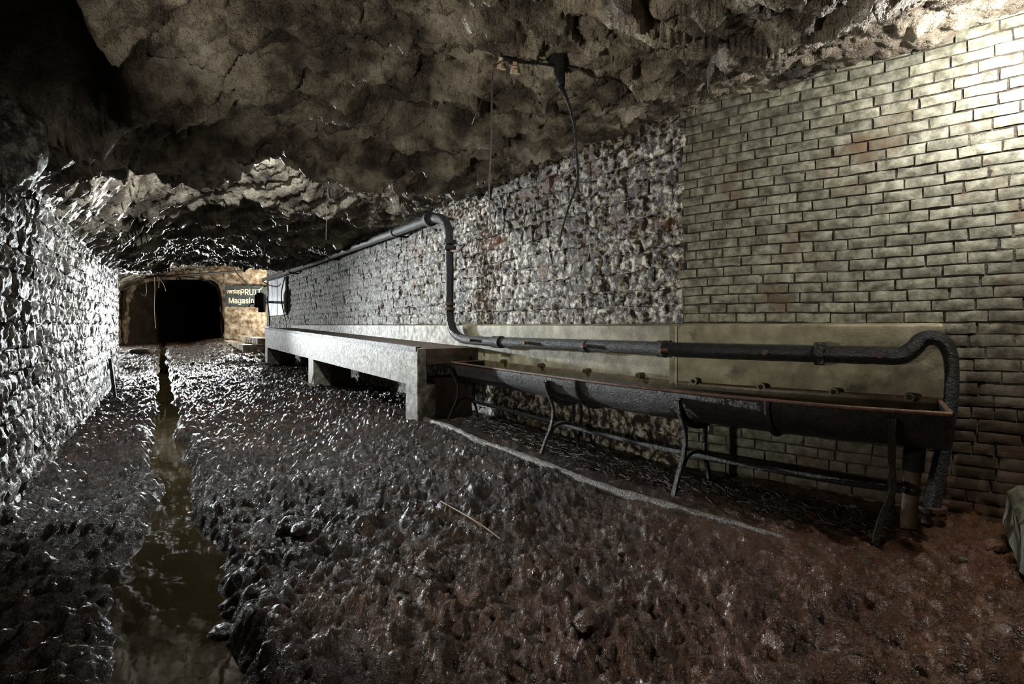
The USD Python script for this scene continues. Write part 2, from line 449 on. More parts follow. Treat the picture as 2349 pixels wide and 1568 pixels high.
M['pale_wire'] = mat('pale_wire', [(0.3, (0.45, 0.43, 0.38)), (0.7, (0.6, 0.58, 0.52))], 20, (0.4, 0.6), (), 0.5)
M['board'] = mat('weathered_white_board', [(0.38, (0.16, 0.19, 0.24)), (0.47, (0.45, 0.5, 0.56)), (0.56, (0.74, 0.78, 0.82)), (0.7, (0.85, 0.87, 0.9))], 3.0, (0.3, 0.5), ((60, 0.004, 0.4),), 0.5, stretch=(2.4, 2.4, 0.55))
M['sign'] = mat('black_sign_paint', [(0.3, (0.012, 0.016, 0.015)), (0.7, (0.045, 0.055, 0.05))], 4, (0.5, 0.7), ((20, 0.01, 0.4),), 0.3)
M['letter'] = mat('cream_paint', [(0.36, (0.24, 0.19, 0.11)), (0.5, (0.66, 0.58, 0.42))], 7, (0.5, 0.7), (), 0.4)
M['wood'] = mat('wet_twig', [(0.3, (0.008, 0.006, 0.005)), (0.7, (0.035, 0.025, 0.018))], 25, (0.3, 0.5), ((80, 0.004, 0.6),), 0.5)
M['pale_wood'] = mat('pale_twig', [(0.3, (0.18, 0.13, 0.09)), (0.7, (0.4, 0.34, 0.27))], 25, (0.3, 0.5), (), 0.5)
M['rubber'] = mat('dusty_rubber', [(0.3, (0.06, 0.045, 0.03)), (0.7, (0.17, 0.13, 0.09))], 8, (0.6, 0.8), ((40, 0.01, 0.4),), 0.4)
M['greenstone'] = mat('damp_concrete_block', [(0.32, (0.02, 0.02, 0.012)), (0.52, (0.075, 0.072, 0.048)), (0.7, (0.14, 0.135, 0.095))], 9, (0.45, 0.7), ((45, 0.015, 0.8),), 0.4)
M['brown_concrete'] = mat('brown_concrete', [(0.3, (0.035, 0.022, 0.014)), (0.6, (0.11, 0.075, 0.05)), (0.8, (0.18, 0.12, 0.075))], 6, (0.5, 0.7), ((60, 0.01, 0.7),), 0.4)
M['kerb'] = mat('gritty_kerb', [(0.3, (0.02, 0.014, 0.01)), (0.5, (0.09, 0.07, 0.05)), (0.7, (0.24, 0.21, 0.17))], 14, (0.3, 0.5), ((60, 0.06, 1.0),), 0.7)
M['water'] = usdkit.material(stage, '/World/Looks/muddy_water', {
    'geo': ('geometry', {}), 'n': ('noise_texture', {'scale': 1.3, 'detail': 3.0}), 'ramp': ('rgb_ramp', {'ramp': [(0.3, (0.028, 0.021, 0.009)), (0.7, (0.05, 0.037, 0.016))]}),
    'bn': ('noise_texture', {'scale': 5.0, 'detail': 2.0}), 'b': ('bump', {'distance': 0.004, 'strength': 0.25}),
    'p': ('principled_bsdf', {'roughness': 0.03, 'specular_ior_level': 0.6})},
    [('geo.position', 'n.vector'), ('n.fac', 'ramp.fac'), ('ramp.color', 'p.base_color'), ('geo.position', 'bn.vector'), ('bn.fac', 'b.height'), ('b.normal', 'p.normal')], surface='p.BSDF')

# ------------------------------------------------------------------ floor and roof
sv = [-3.0]
while sv[-1] < 36:
    s = sv[-1]
    sv.append(s + (0.05 if s < 0.3 else max(0.0125, 0.0042 * s)))
sv = np.array(sv)
tv = np.concatenate([np.linspace(-6, -1.05, 34)[:-1], np.arange(-1.05, 4.3, 0.0155), np.linspace(4.3, 7.0, 60)])
S, T = np.meshgrid(sv, tv, indexing='ij')
X, Y = xy(S, T)
fl = UsdGeom.Xform.Define(stage, '/World/floor'); LOC['/World/floor'] = np.zeros(3)
data(fl.GetPrim(), 'wet churned mud floor of the gallery with boot and wheel prints', 'floor', kind='structure')
FZ = floor_z(X, Y)
SURF['floor'] = RegularGridInterpolator((sv, tv), FZ, bounds_error=False, fill_value=None)
put('mud', grid(np.stack([X, Y, FZ], -1)), M['mud'], fl, smooth=True)

sv2 = [-3.0]
while sv2[-1] < 36:
    s = sv2[-1]
    sv2.append(s + (0.04 if s < -1 else max(0.016, 0.0045 * s)))
tv2 = np.concatenate([np.linspace(-6, -1.1, 34)[:-1], np.arange(-1.1, 5.4, 0.0175), np.linspace(5.4, 7.0, 20)])
S, T = np.meshgrid(np.array(sv2), tv2, indexing='ij')
X, Y = xy(S, T)
ce = UsdGeom.Xform.Define(stage, '/World/ceiling'); LOC['/World/ceiling'] = np.zeros(3)
data(ce.GetPrim(), 'rough brown rock roof of the gallery broken into ledges', 'ceiling', kind='structure')
CZ = ceil_z(X, Y)
SURF['roof'] = RegularGridInterpolator((np.array(sv2), tv2), CZ, bounds_error=False, fill_value=None)
g = grid(np.stack([X, Y, CZ], -1)); g.invert()
put('rock_roof', g, M['roof'], ce, smooth=True)


# ------------------------------------------------------------------ masonry
def block(fmap, a0, a1, z0, z1, nx, nz, bulge, rough, seed, back=0.05, edge=0.012, freq=14.0, wob=0.012):
    u = np.concatenate([[-1], np.linspace(-1, 1, nx), [1]]); v = np.concatenate([[-1], np.linspace(-1, 1, nz), [1]])
    A, Z = np.meshgrid((u + 1) / 2, (v + 1) / 2, indexing='ij')
    UU, VV = 2 * A - 1, 2 * Z - 1
    ring = np.zeros(A.shape, bool); ring[0], ring[-1], ring[:, 0], ring[:, -1] = True, True, True, True
    a, z = a0 + A * (a1 - a0), z0 + Z * (z1 - z0)
    p = np.stack([a, z, np.full_like(a, seed * 0.37)], -1)
    jit = meshkit.fbm(p * 9.0 + 20, 2, 3) - 0.5
    jit2 = meshkit.fbm(p * 9.0 + 60, 2, 4) - 0.5
    d = bulge * (1 - np.abs(UU) ** 3) * (1 - np.abs(VV) ** 3) + rough * 2 * (meshkit.fbm(p * freq + 80, 3, 5) - 0.5)
    a = a + wob * 2 * jit; z = z + wob * 2 * jit2
    d = np.where(ring, -back, d)
    return grid(fmap(a, z, d))


def wall_map(p0, u, n):
    """a along u from p0, d towards the room"""
    p0, u, n = np.asarray(p0, float), np.asarray(u, float), np.asarray(n, float)

    def f(a, z, d):
        return np.stack([p0[0] + u[0] * a - n[0] * d, p0[1] + u[1] * a - n[1] * d, z], -1)
    return f


def img(p):
    return CX + F * p[0] / p[1], CY - F * (p[2] - EYE) / p[1]


corner = np.array([1.60, 4.98])
stone_map = wall_map(corner, U, N)                  # a runs into the distance
brick_map = wall_map(corner, U_B, N_B)              # a runs to the near right
W1 = np.array([-8.53, 20.1]); L_STR = float((W1 - corner) @ U)
end_map = wall_map(W1, U_E, N_E)
left_map = wall_map(np.array(xy(0.0, T_L)), U, -N)  # a = s

wr = UsdGeom.Xform.Define(stage, '/World/wall_right'); LOC['/World/wall_right'] = np.zeros(3)
data(wr.GetPrim(), 'right wall of the gallery, grey brickwork near and rough pale rubble stone further in', 'wall', kind='structure')


def backing(fmap, a0, a1, z0, z1f, step, d, seed, amp):
    na = max(2, int((a1 - a0) / step)); a = np.linspace(a0, a1, na)
    v = np.linspace(0, 1, max(2, int(3.8 / step)))
    A, V = np.meshgrid(a, v, indexing='ij')
    z = z0 + V * (z1f - z0)
    w = fmap(A, z, 0 * A)
    D = d + amp * 2 * (meshkit.fbm(w * 11 + 50, 4, seed) - 0.5)
    return grid(fmap(A, z, D))


g = backing(brick_map, 0.0, 4.6, -0.3, 4.2, 0.028, -0.008, 3, 0.010)
put('mortar', g, M['mortar'], wr, smooth=True)
g = backing(stone_map, 0.0, L_STR, -0.3, 4.6, 0.05, -0.015, 4, 0.03)
g2 = backing(end_map, 0, 3.14, -0.3, 5.0, 0.08, -0.015, 4, 0.03)
put('mortar', g, M['stone'], wr, smooth=True)
put('mortar', g2, M['stone'], wr, smooth=True)

bricks, z, row = [], -0.04, 0
while z < 3.95:
    h = 0.072 + random.uniform(-0.003, 0.003)
    start = random.uniform(-0.03, 0.03) + (0.05 if z > 1.3 and random.random() < 0.2 else 0)
    a = -0.30 + random.uniform(-0.03, 0.03) + (0.12 if row % 2 else 0.0) + 0.02 * math.sin(row * 1.7)
    while a < 4.2:
        L = random.choice((0.228, 0.228, 0.225, 0.231, 0.228, 0.228, 0.108)) if z < 1.3 else 0.228 + random.uniform(-0.005, 0.005)
        if a + L - max(a, start) > 0.035:
            bricks.append((max(a, start), a + L, z, h))
        a += L + 0.012 + random.uniform(-0.002, 0.003)
    z += h + 0.0125; row += 1
vis, rest = [], []
for (a0, a1, z0, h) in bricks:
    c = brick_map(np.array([(a0 + a1) / 2]), np.array([z0 + h / 2]), np.array([0.0]))[0]
    px, py = img(c)
    if z0 > cz1(c[0], c[1]) + 0.25:
        continue
    cover = 0.78 < z0 < 1.36 and a1 < 1.97          # behind the plinth
    if cover:
        continue
    tr = 0.45 < z0 < 0.80 and a1 < 1.9              # behind the trough
    inside = px < 2349 + 60 and py > -30
    (vis if inside and not tr else rest).append((c[1] + (3 if z0 < 0.6 and a1 < 1.9 else 0), a0, a1, z0, h))
vis.sort()
vis, rest = vis[:300], rest + vis[300:]


def brick_mesh(b, k):
    _, a0, a1, z0, h = b
    off = random.uniform(-0.004, 0.005)
    bm = lambda a, z, d: brick_map(a, z + 0.006 * np.sin(a * 3.1), d + off)
    return block(bm, a0, a1, z0, z0 + h, 8, 5, 0.004, 0.006, k, back=0.03, freq=26.0, wob=0.009)


for k, b in enumerate(vis):
    put('brick', brick_mesh(b, k), M['brick'], wr, smooth=50)
put('brick_run', [brick_mesh(b, 1000 + k) for k, b in enumerate(rest)], M['brick'], wr, smooth=50, kind='stuff')


def courses(z0, z1, a0, a1, hm, lm, seed):
    r = random.Random(seed); out = []; z = z0
    while z < z1:
        h = hm * r.uniform(0.85, 1.15); a = a0 - r.uniform(0, lm)
        while a < a1:
            L = lm * r.uniform(0.6, 1.45)
            out.append((max(a, a0 - 0.02), min(a + L, a1), z, h)); a += L
        z += h
    return [o for o in out if o[1] - o[0] > 0.035]


def masonry(parent, fmap, cells, matr, near, seed, top, name, run):
    name_top = parent is not wr
    items = []
    for (a0, a1, z0, h) in cells:
        c = fmap(np.array([(a0 + a1) / 2]), np.array([z0 + h / 2]), np.array([0.0]))[0]
        if c[1] < 0.3 or z0 > cz1(c[0], c[1]) + 0.12 or (name_top and a0 < 5.3 and z0 > 2.36):
            continue
        px, py = img(c)
        ok = -80 < px < 2400 and -60 < py < 1600 and c[1] > 0.5
        items.append((c[1] if ok else 1e3 + c[1], a0, a1, z0, h))
    items.sort()
    mk = lambda k, it, n1, n2: block(fmap, it[1] + 0.004, it[2] - 0.004, it[3] + 0.004, it[3] + it[4] - 0.004, n1, n2, random.uniform(0.0, 0.028), 0.042, k + seed, back=0.07, freq=13.0, wob=0.034)
    for k, it in enumerate(items[:near]):
        q = 18 if it[0] < 6 else 12 if it[0] < 9 else 8
        put(name, mk(k, it, q, int(q * 0.75)), matr, parent, smooth=60)
    put(run, [mk(k + 5000, it, 5, 4) for k, it in enumerate(items[near:])], matr, parent, smooth=60, kind='stuff')


masonry(wr, stone_map, courses(1.385, 3.7, -0.01, L_STR, 0.185, 0.30, 5), M['stone'], 300, 0, 0, 'stone', 'stone_run')
low = courses(-0.1, 0.78, -0.02, L_STR, 0.2, 0.36, 6)
masonry(wr, stone_map, low, M['stone'], 0, 900, 0, 'stone', 'stone_run')
masonry(wr, end_map, courses(-0.1, 4.6, 0, 3.14, 0.2, 0.3, 8), M['stone'], 0, 1900, 0, 'stone', 'stone_run')

wl = UsdGeom.Xform.Define(stage, '/World/wall_left'); LOC['/World/wall_left'] = np.zeros(3)
data(wl.GetPrim(), 'left wall of the gallery in rough wet limewashed stone courses', 'wall', kind='structure')
S_L = 16.8
put('mortar', [backing(left_map, 0.5, 5.3, -0.3, 2.45, 0.04, -0.015, 14, 0.03), backing(left_map, 5.3, S_L, -0.3, 3.6, 0.05, -0.015, 14, 0.03)], M['left'], wl, smooth=True)
put('wall_top', box((*(np.array(xy(2.9, T_L - 0.25))), 2.42), (4.8, 0.42, 0.12), frame2(U), 0.03, 0.05, 3, 5, 0.1), M['left'], wl)
e0, e1 = np.array(xy(S_L, T_L)), np.array(xy(S_L, T_L - 0.45))
ax = frame2(U)
put('end_face', box((*((e0 + e1) / 2 - U * 0.03), 1.6), (0.06, 0.40, 3.8), ax, 0.02, 0.02, 3, 6, 0.12), M['mortar'], wl)
masonry(wl, left_map, courses(-0.15, 3.6, 1.5, S_L, 0.19, 0.28, 15), M['left'], 300, 3000, 0, 'stone', 'stone_run')

# end wall with the dark tunnel mouth
YE = 30.0
def ex(px): return (px - CX) * YE / F
def ez(py): return EYE + (CY - py) * YE / F
mouth = [(278, 800), (279, 720), (281, 668), (300, 652), (330, 641), (380, 636), (440, 637), (472, 645), (488, 655), (496, 675), (499, 720), (497, 800)]
from shapely.geometry import Polygon, Point
import shapely
mp = Polygon([(ex(a), ez(b)) for a, b in mouth])
xs, zs = np.arange(-27, -7.5, 0.085), np.arange(-0.3, 6.6, 0.085)
GX, GZ = np.meshgrid(xs, zs, indexing='ij')
wobx = 0.25 * fb(GX, GZ, 0 * GX, 1.3, 3, 61); wobz = 0.25 * fb(GX, GZ, 0 * GX, 1.3, 3, 62)
inside = shapely.contains_xy(mp, GX + wobx, GZ + wobz)
dist = shapely.distance(shapely.points(GX + wobx, GZ + wobz), mp)
D = 0.5 * fb(GX, GZ, 0 * GX, 0.9, 5, 63) + 0.16 * (ridged(GX, GZ, 2.5, 64) - 0.5) + 0.5 * np.exp(-dist / 0.25)
D = np.where(GX > -16.6, D * ss(dist, 0, 1.0) * 0.6 + 0.02, D)
idx = np.arange(GX.size).reshape(GX.shape)
q = np.stack([idx[:-1, :-1], idx[1:, :-1], idx[1:, 1:], idx[:-1, 1:]], -1).reshape(-1, 4)
q = q[~inside.ravel()[q].all(1)]
P = np.stack([GX, YE + D, GZ], -1).reshape(-1, 3)
we = UsdGeom.Xform.Define(stage, '/World/wall_end'); LOC['/World/wall_end'] = np.zeros(3)
data(we.GetPrim(), 'pale ochre rock end wall pierced by the dark tunnel mouth', 'wall', kind='structure')
put('rock_face', trimesh.Trimesh(P, np.vstack([q[:, [0, 1, 2]], q[:, [0, 2, 3]]]), process=False), M['endrock'], we, smooth=True)
ring = np.array(mp.buffer(0.12).exterior.segmentize(0.4).coords)[:-1]
yy = np.linspace(0.2, 16, 40)
P = np.stack([np.repeat(ring[None, :, 0], 40, 0), YE + np.repeat(yy[:, None], len(ring), 1), np.repeat(ring[None, :, 1], 40, 0)], -1)
cx0, cz0 = ring.mean(0)
k = 1 + 0.16 * fb(P[..., 0], P[..., 1], P[..., 2], 0.7, 4, 71)
P[..., 0] = cx0 + (P[..., 0] - cx0) * k - 0.012 * yy[:, None] ** 2; P[..., 2] = cz0 + (P[..., 2] - cz0) * k
P = np.concatenate([P, P[:, :1]], 1)
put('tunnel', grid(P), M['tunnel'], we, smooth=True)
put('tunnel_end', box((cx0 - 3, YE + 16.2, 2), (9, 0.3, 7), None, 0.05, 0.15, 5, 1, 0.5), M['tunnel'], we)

# ------------------------------------------------------------------ water in the channel
ws = np.arange(0.2, 31, 0.06)
rows = []
for s in ws:
    c, w = ditch(s)
    tt = np.linspace(c - w - 0.16, c + w + 0.16, 12)
    x, y = xy(s, tt)
    rows.append(np.stack([x, y, np.full(12, -0.055 + 0.33 * float(ss(s, 20, 33)))], -1))
m = put('channel_water', grid(np.array(rows)), M['water'], None, smooth=True, label='murky brown water standing in the channel along the mud floor', cat='water')
if m.GetNormalsAttr().Get()[0][2] < 0:
    m.GetFaceVertexIndicesAttr().Set(Vt.IntArray([int(i) for tri in np.array(m.GetFaceVertexIndicesAttr().Get()).reshape(-1, 3)[:, ::-1] for i in tri]))
    m.GetNormalsAttr().Set(Vt.Vec3fArray.FromNumpy(-np.array(m.GetNormalsAttr().Get())))

# ------------------------------------------------------------------ plinth along the right wall, kerb under the trough
def strip(fmap, a0, a1, z0, z1, d, matr, nm, lab, kind='structure', parent=None, seed=0):
    a = np.arange(a0, a1 + 1e-6, (a1 - a0) / max(2, int((a1 - a0) / 0.06)))
    prof = [(z0, -0.03), (z0, d)] + [(zz, d) for zz in np.linspace(z0 + 0.02, z1 - 0.03, 12)] + [(z1 - 0.008, d - 0.004), (z1, d - 0.015), (z1 + 0.02, -0.03)]
    A = np.repeat(a[:, None], len(prof), 1); Z = np.repeat(np.array([p[0] for p in prof])[None], len(a), 0); Dd = np.repeat(np.array([p[1] for p in prof])[None], len(a), 0)
    Dd = Dd + 0.012 * (meshkit.fbm(np.stack([A * 4, Z * 4, 0 * A + seed], -1) + 40, 4, seed) - 0.5)
    Z = Z + 0.008 * (meshkit.fbm(np.stack([A * 6, Dd * 4, 0 * A + seed], -1) + 40, 3, seed + 1) - 0.5)
    return grid(fmap(A, Z, Dd))


pl = UsdGeom.Xform.Define(stage, '/World/trim_1'); LOC['/World/trim_1'] = np.zeros(3)
data(pl.GetPrim(), 'stained concrete plinth band along the foot of the right wall behind trough and bench', 'plinth', kind='structure')
put('plinth_band', [strip(stone_map, -0.06, 17.2, 0.80, 1.378, 0.12, None, '', '')], M['plinth'], pl, smooth=40)
put('plinth_band', [strip(brick_map, -0.06, 1.93, 0.80, 1.378, 0.12, None, '', '', seed=3), box((*(corner + U_B * 1.93 - N_B * 0.045), 1.09), (0.012, 0.15, 0.575), frame2(U_B), 0.004)], M['plinth'], pl, smooth=40)

FR = np.array([(-0.92, 7.54), (-0.86, 7.45), (0.62, 5.10), (1.32, 4.21), (2.02, 3.50), (2.40, 3.24), (2.625, 3.12)])
wid = np.array([0.55, 0.55, 0.60, 0.64, 0.76, 0.78, 0.76])
FRs = crom(np.column_stack([FR, wid]), 14)[14:]
seglen = np.concatenate([[0], np.cumsum(np.linalg.norm(np.diff(FRs[:, :2], axis=0), axis=1))])
LT = seglen[-1]
ts = np.linspace(0, LT, 120)
FX = np.stack([np.interp(ts, seglen, FRs[:, i]) for i in range(3)], -1)
tg = np.gradient(FX[:, :2], axis=0); tg /= np.linalg.norm(tg, axis=1, keepdims=True)
nb = np.stack([-tg[:, 1], tg[:, 0]], -1)            # away from the room, towards the wall
nb *= np.sign((nb * N).sum(1))[:, None]
kb = ss(FX[:, 0], 0.9, 2.0)[:, None]
nb = 0.25 * nb + 0.75 * (N * (1 - kb) + N_B * kb); nb /= np.linalg.norm(nb, axis=1, keepdims=True)


def tpos(s, q, z):
    """s along the trough, q behind its front rim, height z"""
    i = lambda arr: np.interp(s, ts, arr)
    return np.array([i(FX[:, 0]) + q * i(nb[:, 0]), i(FX[:, 1]) + q * i(nb[:, 1]), z])


def s_at(px):
    pp = CX + F * FX[:, 0] / FX[:, 1]
    return float(np.interp(px, pp, ts))


def twid(s):
    return float(np.interp(s, ts, FX[:, 2]))


kp = []
for s in np.linspace(-0.15, LT * 0.93, 70):
    p = tpos(max(s, 0), -0.33 + 0.02 * math.sin(3 * s), 0)
    if s < 0:
        p = p + np.array([*U, 0]) * -s
    kp.append([p[0], p[1], max(fz1(p[0], p[1]), 0.0)])
kp = np.array(kp)
kp[:, 2] = np.convolve(np.pad(kp[:, 2], 3, 'edge'), np.ones(7) / 7, 'valid') + 0.012 - 0.05 * ss(np.arange(70), 48, 69)
tr2 = UsdGeom.Xform.Define(stage, '/World/trim_2'); LOC['/World/trim_2'] = np.zeros(3)
data(tr2.GetPrim(), 'low worn concrete kerb on the floor in front of the iron trough', 'kerb', kind='structure')
put('kerb', tube(kp, 0.036, 14, 0.5, 5, 0, 22), M['kerb'], tr2, smooth=True)

# ------------------------------------------------------------------ iron trough
ZR, DEP = 0.845, 0.275
t = thing('washing_trough', 'long pitted cast iron trough on curved legs under the black pipe', 'trough', tpos(LT / 2, 0.25, 0))


def section(s, k, off=0.0):
    """half-round section, k points from the front rim to the back rim"""
    w = twid(s)
    th = np.linspace(0, np.pi, k)
    return np.array([tpos(s, w / 2 - (w / 2 + off) * math.cos(a), ZR - (DEP + off) * math.sin(a) ** 0.85 if 0 < a < np.pi else ZR) for a in th])


def shell(s0, s1, n, off, inner=False, k=18):
    P = np.array([section(s, k, off) for s in np.linspace(s0, s1, n)])
    if not inner:
        P = P + 0.011 * (meshkit.fbm(P * 38 + 40, 4, 77) - 0.5)[..., None] * np.append(nb[60], -0.5)
    g = grid(P)
    if not inner:
        g.invert()
    return g


S0, S1 = 0.0, LT
cuts = [S0, s_at(1322), s_at(1760), S1]
for a, b in zip(cuts[:-1], cuts[1:]):
    o = shell(a, b, 150, 0.0, k=34); i = shell(a, b, 40, -0.018, True)
    put('basin', o, M['trough'], t, smooth=True)
    put('basin_lining', i, M['slime'], t, smooth=True)
# rim: a rounded lip front and back
for side, q0 in (('front', 0), ('back', 1)):
    pts = [tpos(s, 0.0 if side == 'front' else twid(s), ZR + 0.002) for s in np.linspace(S0, S1, 60)]
    put('rim', tube(pts, 0.014, 8, 0.12, 3), M['rust'], t, smooth=True)
for e in (S0, S1):
    P = section(e, 24, 0.006)
    c = tpos(e, twid(e) / 2, ZR)
    th = np.array([*(tpos(e + 0.02, 0, 0) - tpos(e - 0.02, 0, 0))]); 
    d = np.array([tg[0 if e == S0 else -1][0], tg[0 if e == S0 else -1][1], 0]) * 0.012
    v = np.vstack([P - d, P + d, c[None] - d, c[None] + d]); n = len(P); f = []
    for j in range(n - 1):
        f += [[j, j + 1, 2 * n], [n + j + 1, n + j, 2 * n + 1], [j, n + j, j + 1], [j + 1, n + j, n + j + 1]]
    f += [[0, 2 * n, n], [n, 2 * n, 2 * n + 1], [n - 1, 2 * n - 1, 2 * n], [2 * n, 2 * n - 1, 2 * n + 1]]
    put('end_cap', trimesh.Trimesh(v, f, process=False), M['trough'], t, smooth=30)
    pts = [tpos(e, q, ZR + 0.002) for q in np.linspace(0, twid(e), 8)]
    put('end_rim', tube(pts, 0.014, 8, 0.1, 4), M['rust'], t, smooth=True)
for s in cuts[1:-1]:
    P = [section(s, 26, 0.012)]
    put('joint_band', tube(section(s, 26, 0.010), 0.022, 8, 0.1, 6), M['trough'], t, smooth=True)


def bar(pts, w, th, along):
    """flat bar: centre line pts, width w in the along direction, thickness th in the plane"""
    p = crom(pts, 6); tan = np.gradient(p, axis=0); tan /= np.linalg.norm(tan, axis=1, keepdims=True)
    al = np.asarray(along) / np.linalg.norm(along)
    nn = np.cross(tan, al); nn /= np.linalg.norm(nn, axis=1, keepdims=True)
    rows = []
    for a, b in ((-.5, -.35), (-.5, .35), (-.35, .5), (.35, .5), (.5, .35), (.5, -.35), (.35, -.5), (-.35, -.5), (-.5, -.35)):
        rows.append(p + al * w * a + nn * th * b)
    P = np.stack(rows, 1)
    m = grid(P)
    cap = []
    for r in (P[0], P[-1]):
        vv = np.vstack([r[:-1], r[:-1].mean(0)]); cap.append(trimesh.Trimesh(vv, [[i, (i + 1) % 8, 8] for i in range(8)], process=False))
    m = trimesh.util.concatenate([m] + cap)
    return m


legpx = (1030, 1256, 1560, 2046)
for lp in legpx:
    s = s_at(lp) if lp > 1040 else 0.06
    al = np.append([np.interp(s, ts, tg[:, 0]), np.interp(s, ts, tg[:, 1])], 0)
    g0 = tpos(s, 0, 0); zf = lambda q: fz1(*tpos(s, q, 0)[:2]) - 0.02
    lean = 0.09 if lp > 2000 else 0.01
    front = [tpos(s, -0.012, 0.80), tpos(s, -0.01, 0.70), tpos(s, 0.045, 0.58), tpos(s, 0.075, 0.47), tpos(s, 0.05, 0.32), tpos(s - lean * 0.6, -0.02, 0.17), tpos(s - lean, -0.085, zf(-0.085))]
    leg = put('leg', bar(front, 0.040, 0.028, al), M['trough'], t, smooth=40)
    w = twid(s)
    back = [tpos(s, w * 0.62, 0.60), tpos(s, w * 0.60, 0.42), tpos(s, w * 0.60, 0.30), tpos(s, w * 0.68, 0.14), tpos(s, w * 0.72, zf(w * 0.72))]
    put('leg', bar(back, 0.034, 0.028, al), M['trough'], t, smooth=40)
    arch = [tpos(s, 0.03, 0.24), tpos(s, 0.10, 0.31), tpos(s, 0.20, 0.335), tpos(s, w * 0.52, 0.31), tpos(s, w * 0.64, 0.22)]
    put('leg_arch', bar(arch, 0.034, 0.032, al), M['trough'], t, smooth=40)
    # half-moon cradle under the basin
    outer, inner = section(s, 22, 0.055), section(s, 22, 0.004)
    outer, inner = outer[1:-1], inner[1:-1]
    dv = al * 0.016; n = len(outer)
    P = np.stack([outer - dv, outer + dv, inner + dv, inner - dv, outer - dv], 1)
    put('cradle', grid(P), M['trough'], t, smooth=30)
rl = [tpos(s, 0.30, 0.285) for s in np.linspace(0.05, s_at(2046) + 0.05, 50)]
put('stretcher_rail', tube(rl, 0.023, 10, 0.10, 8), M['tar'], t, smooth=True)
# outlet stubs along the back edge, set in the plinth
for (px, py) in ((1080, 818), (1150, 829), (1235, 838), (1340, 851), (1462, 861), (1590, 874), (1745, 887), (1912, 899), (2085, 911)):
    p = atW(px, py, 0.20); n2 = N if px < 1580 else N_B
    q = p + np.array([*n2, 0]) * 0.10
    r = 0.030
    o = tube([q, p + np.array([*n2, 0]) * 0.02, p], [r, r, r * 1.08], 12, 0.08, 5)
    stub = put('outlet_stub', o, M['slime'], t, smooth=40)
    ins = tube([p + np.array([*n2, 0]) * 0.002, p - np.array([*n2, 0]) * 0.004], r * 0.62, 12)
    put('bore', ins, M['tar'], stub, smooth=40)

# drain under the right end of the trough
sd = s_at(2108)
dt = tpos(sd, twid(sd) * 0.45, 0.60); zb = fz1(dt[0], dt[1])
db = atY(2083, 1206, (EYE - zb) * F / (1206 - CY)); 
t = thing('drain_pipe', 'short stained drain pipe standing under the right end of the trough', 'pipe', (db[0], db[1], zb))
mid = dt + (db - dt) * 0.28
put('pipe', tube([mid, db + np.array([0, 0, -0.03])], 0.047, 18, 0.05, 7, 6, 12), M['brown_concrete'], t, smooth=True, label='stained brown lower pipe')
put('socket', tube([dt + np.array([0, 0, 0.02]), mid + (mid - dt) * 0.12], 0.060, 18, 0.05, 9, 4, 20), M['tar'], t, smooth=40)
put('collar', tube([mid + (db - mid) * 0.36, mid + (db - mid) * 0.43], 0.052, 18, 0.03, 9, 2), M['tar'], t, smooth=40)

# ------------------------------------------------------------------ black water pipe
t = thing('water_pipe', 'black tarred water pipe running along the right wall and dropping down beside the trough', 'pipe', atW(1033, 760, 0.22))
up = [atW(985, 503, 0.25), atW(905, 533, 0.25), atW(760, 587, 0.25), atW(690, 613, 0.25), atW(640, 630, 0.20), atW(604, 642, 0.14)]
put('upper_run', tube(up, 0.078, 16, 0.05, 2, 10, 25), M['tar'], t, smooth=True)
def offp(px, py, d): return atW(px, py, d)
b0, b1 = atW(985, 503, 0.25), atW(975, 507, 0.25)
dirr = (b0 - b1) / np.linalg.norm(b0 - b1)
flg = put('flange', [tube([b0 - dirr * 0.05, b0 + dirr * 0.0], 0.125, 20), tube([b0 + dirr * 0.012, b0 + dirr * 0.06], 0.13, 20)], M['tar'], t, smooth=40)
for k in range(6):
    th = k * math.pi / 3
    e1 = np.cross(dirr, [0, 0, 1.0]); e1 /= np.linalg.norm(e1); e2 = np.cross(dirr, e1)
    c = b0 + 0.105 * (math.cos(th) * e1 + math.sin(th) * e2)
    put('bolt', tube([c - dirr * 0.075, c + dirr * 0.085], 0.012, 6), M['tar'], flg)
fall = [atW(988, 502, 0.25), atW(1004, 500, 0.24), atW(1019, 507, 0.24), atW(1028, 526, 0.24), atW(1030, 556, 0.24), atW(1031, 640, 0.24), atW(1031, 715, 0.24), atW(1034, 742, 0.24), atW(1042, 762, 0.23), atW(1058, 775, 0.22), atW(1082, 780, 0.22), atW(1142, 784, 0.21)]
put('drop_run', tube(fall, [0.085, 0.082, 0.075, 0.072, 0.07, 0.068, 0.068, 0.07, 0.072, 0.07, 0.066, 0.066], 16, 0.06, 3, 9, 25), M['tar'], t, smooth=True)
for (px, py, r) in ((1031, 556, 0.115), (1031, 569, 0.108)):
    a = atW(px, py - 5, 0.24); b = atW(px, py + 4, 0.24)
    put('flange', tube([a, b], r, 18, 0.05, 3, 3), M['tar'], t, smooth=40)
c = atW(1031, 575, 0.24); put('drip_spout', tube([c, atW(1052, 574, 0.25), atW(1064, 562, 0.25)], [0.03, 0.022, 0.014], 8, 0, 1, 5), M['rust'], t, smooth=True)
for py in (697, 708):
    a, b = atW(1031, py - 3, 0.24), atW(1031, py + 3, 0.24)
    put('clamp', tube([a, b], 0.092, 16, 0.06, 4, 2), M['rust'], t, smooth=40, label='rusty clamp')
hor = [atW(1140, 784, 0.21), atW(1300, 790, 0.21), atW(1480, 798, 0.21), atW(1600, 804, 0.22), atW(1880, 812, 0.22), atW(2000, 815, 0.22), atW(2052, 817, 0.22)]
put('long_run', tube(hor, 0.066, 18, 0.06, 5, 22, 25), M['tar'], t, smooth=True)
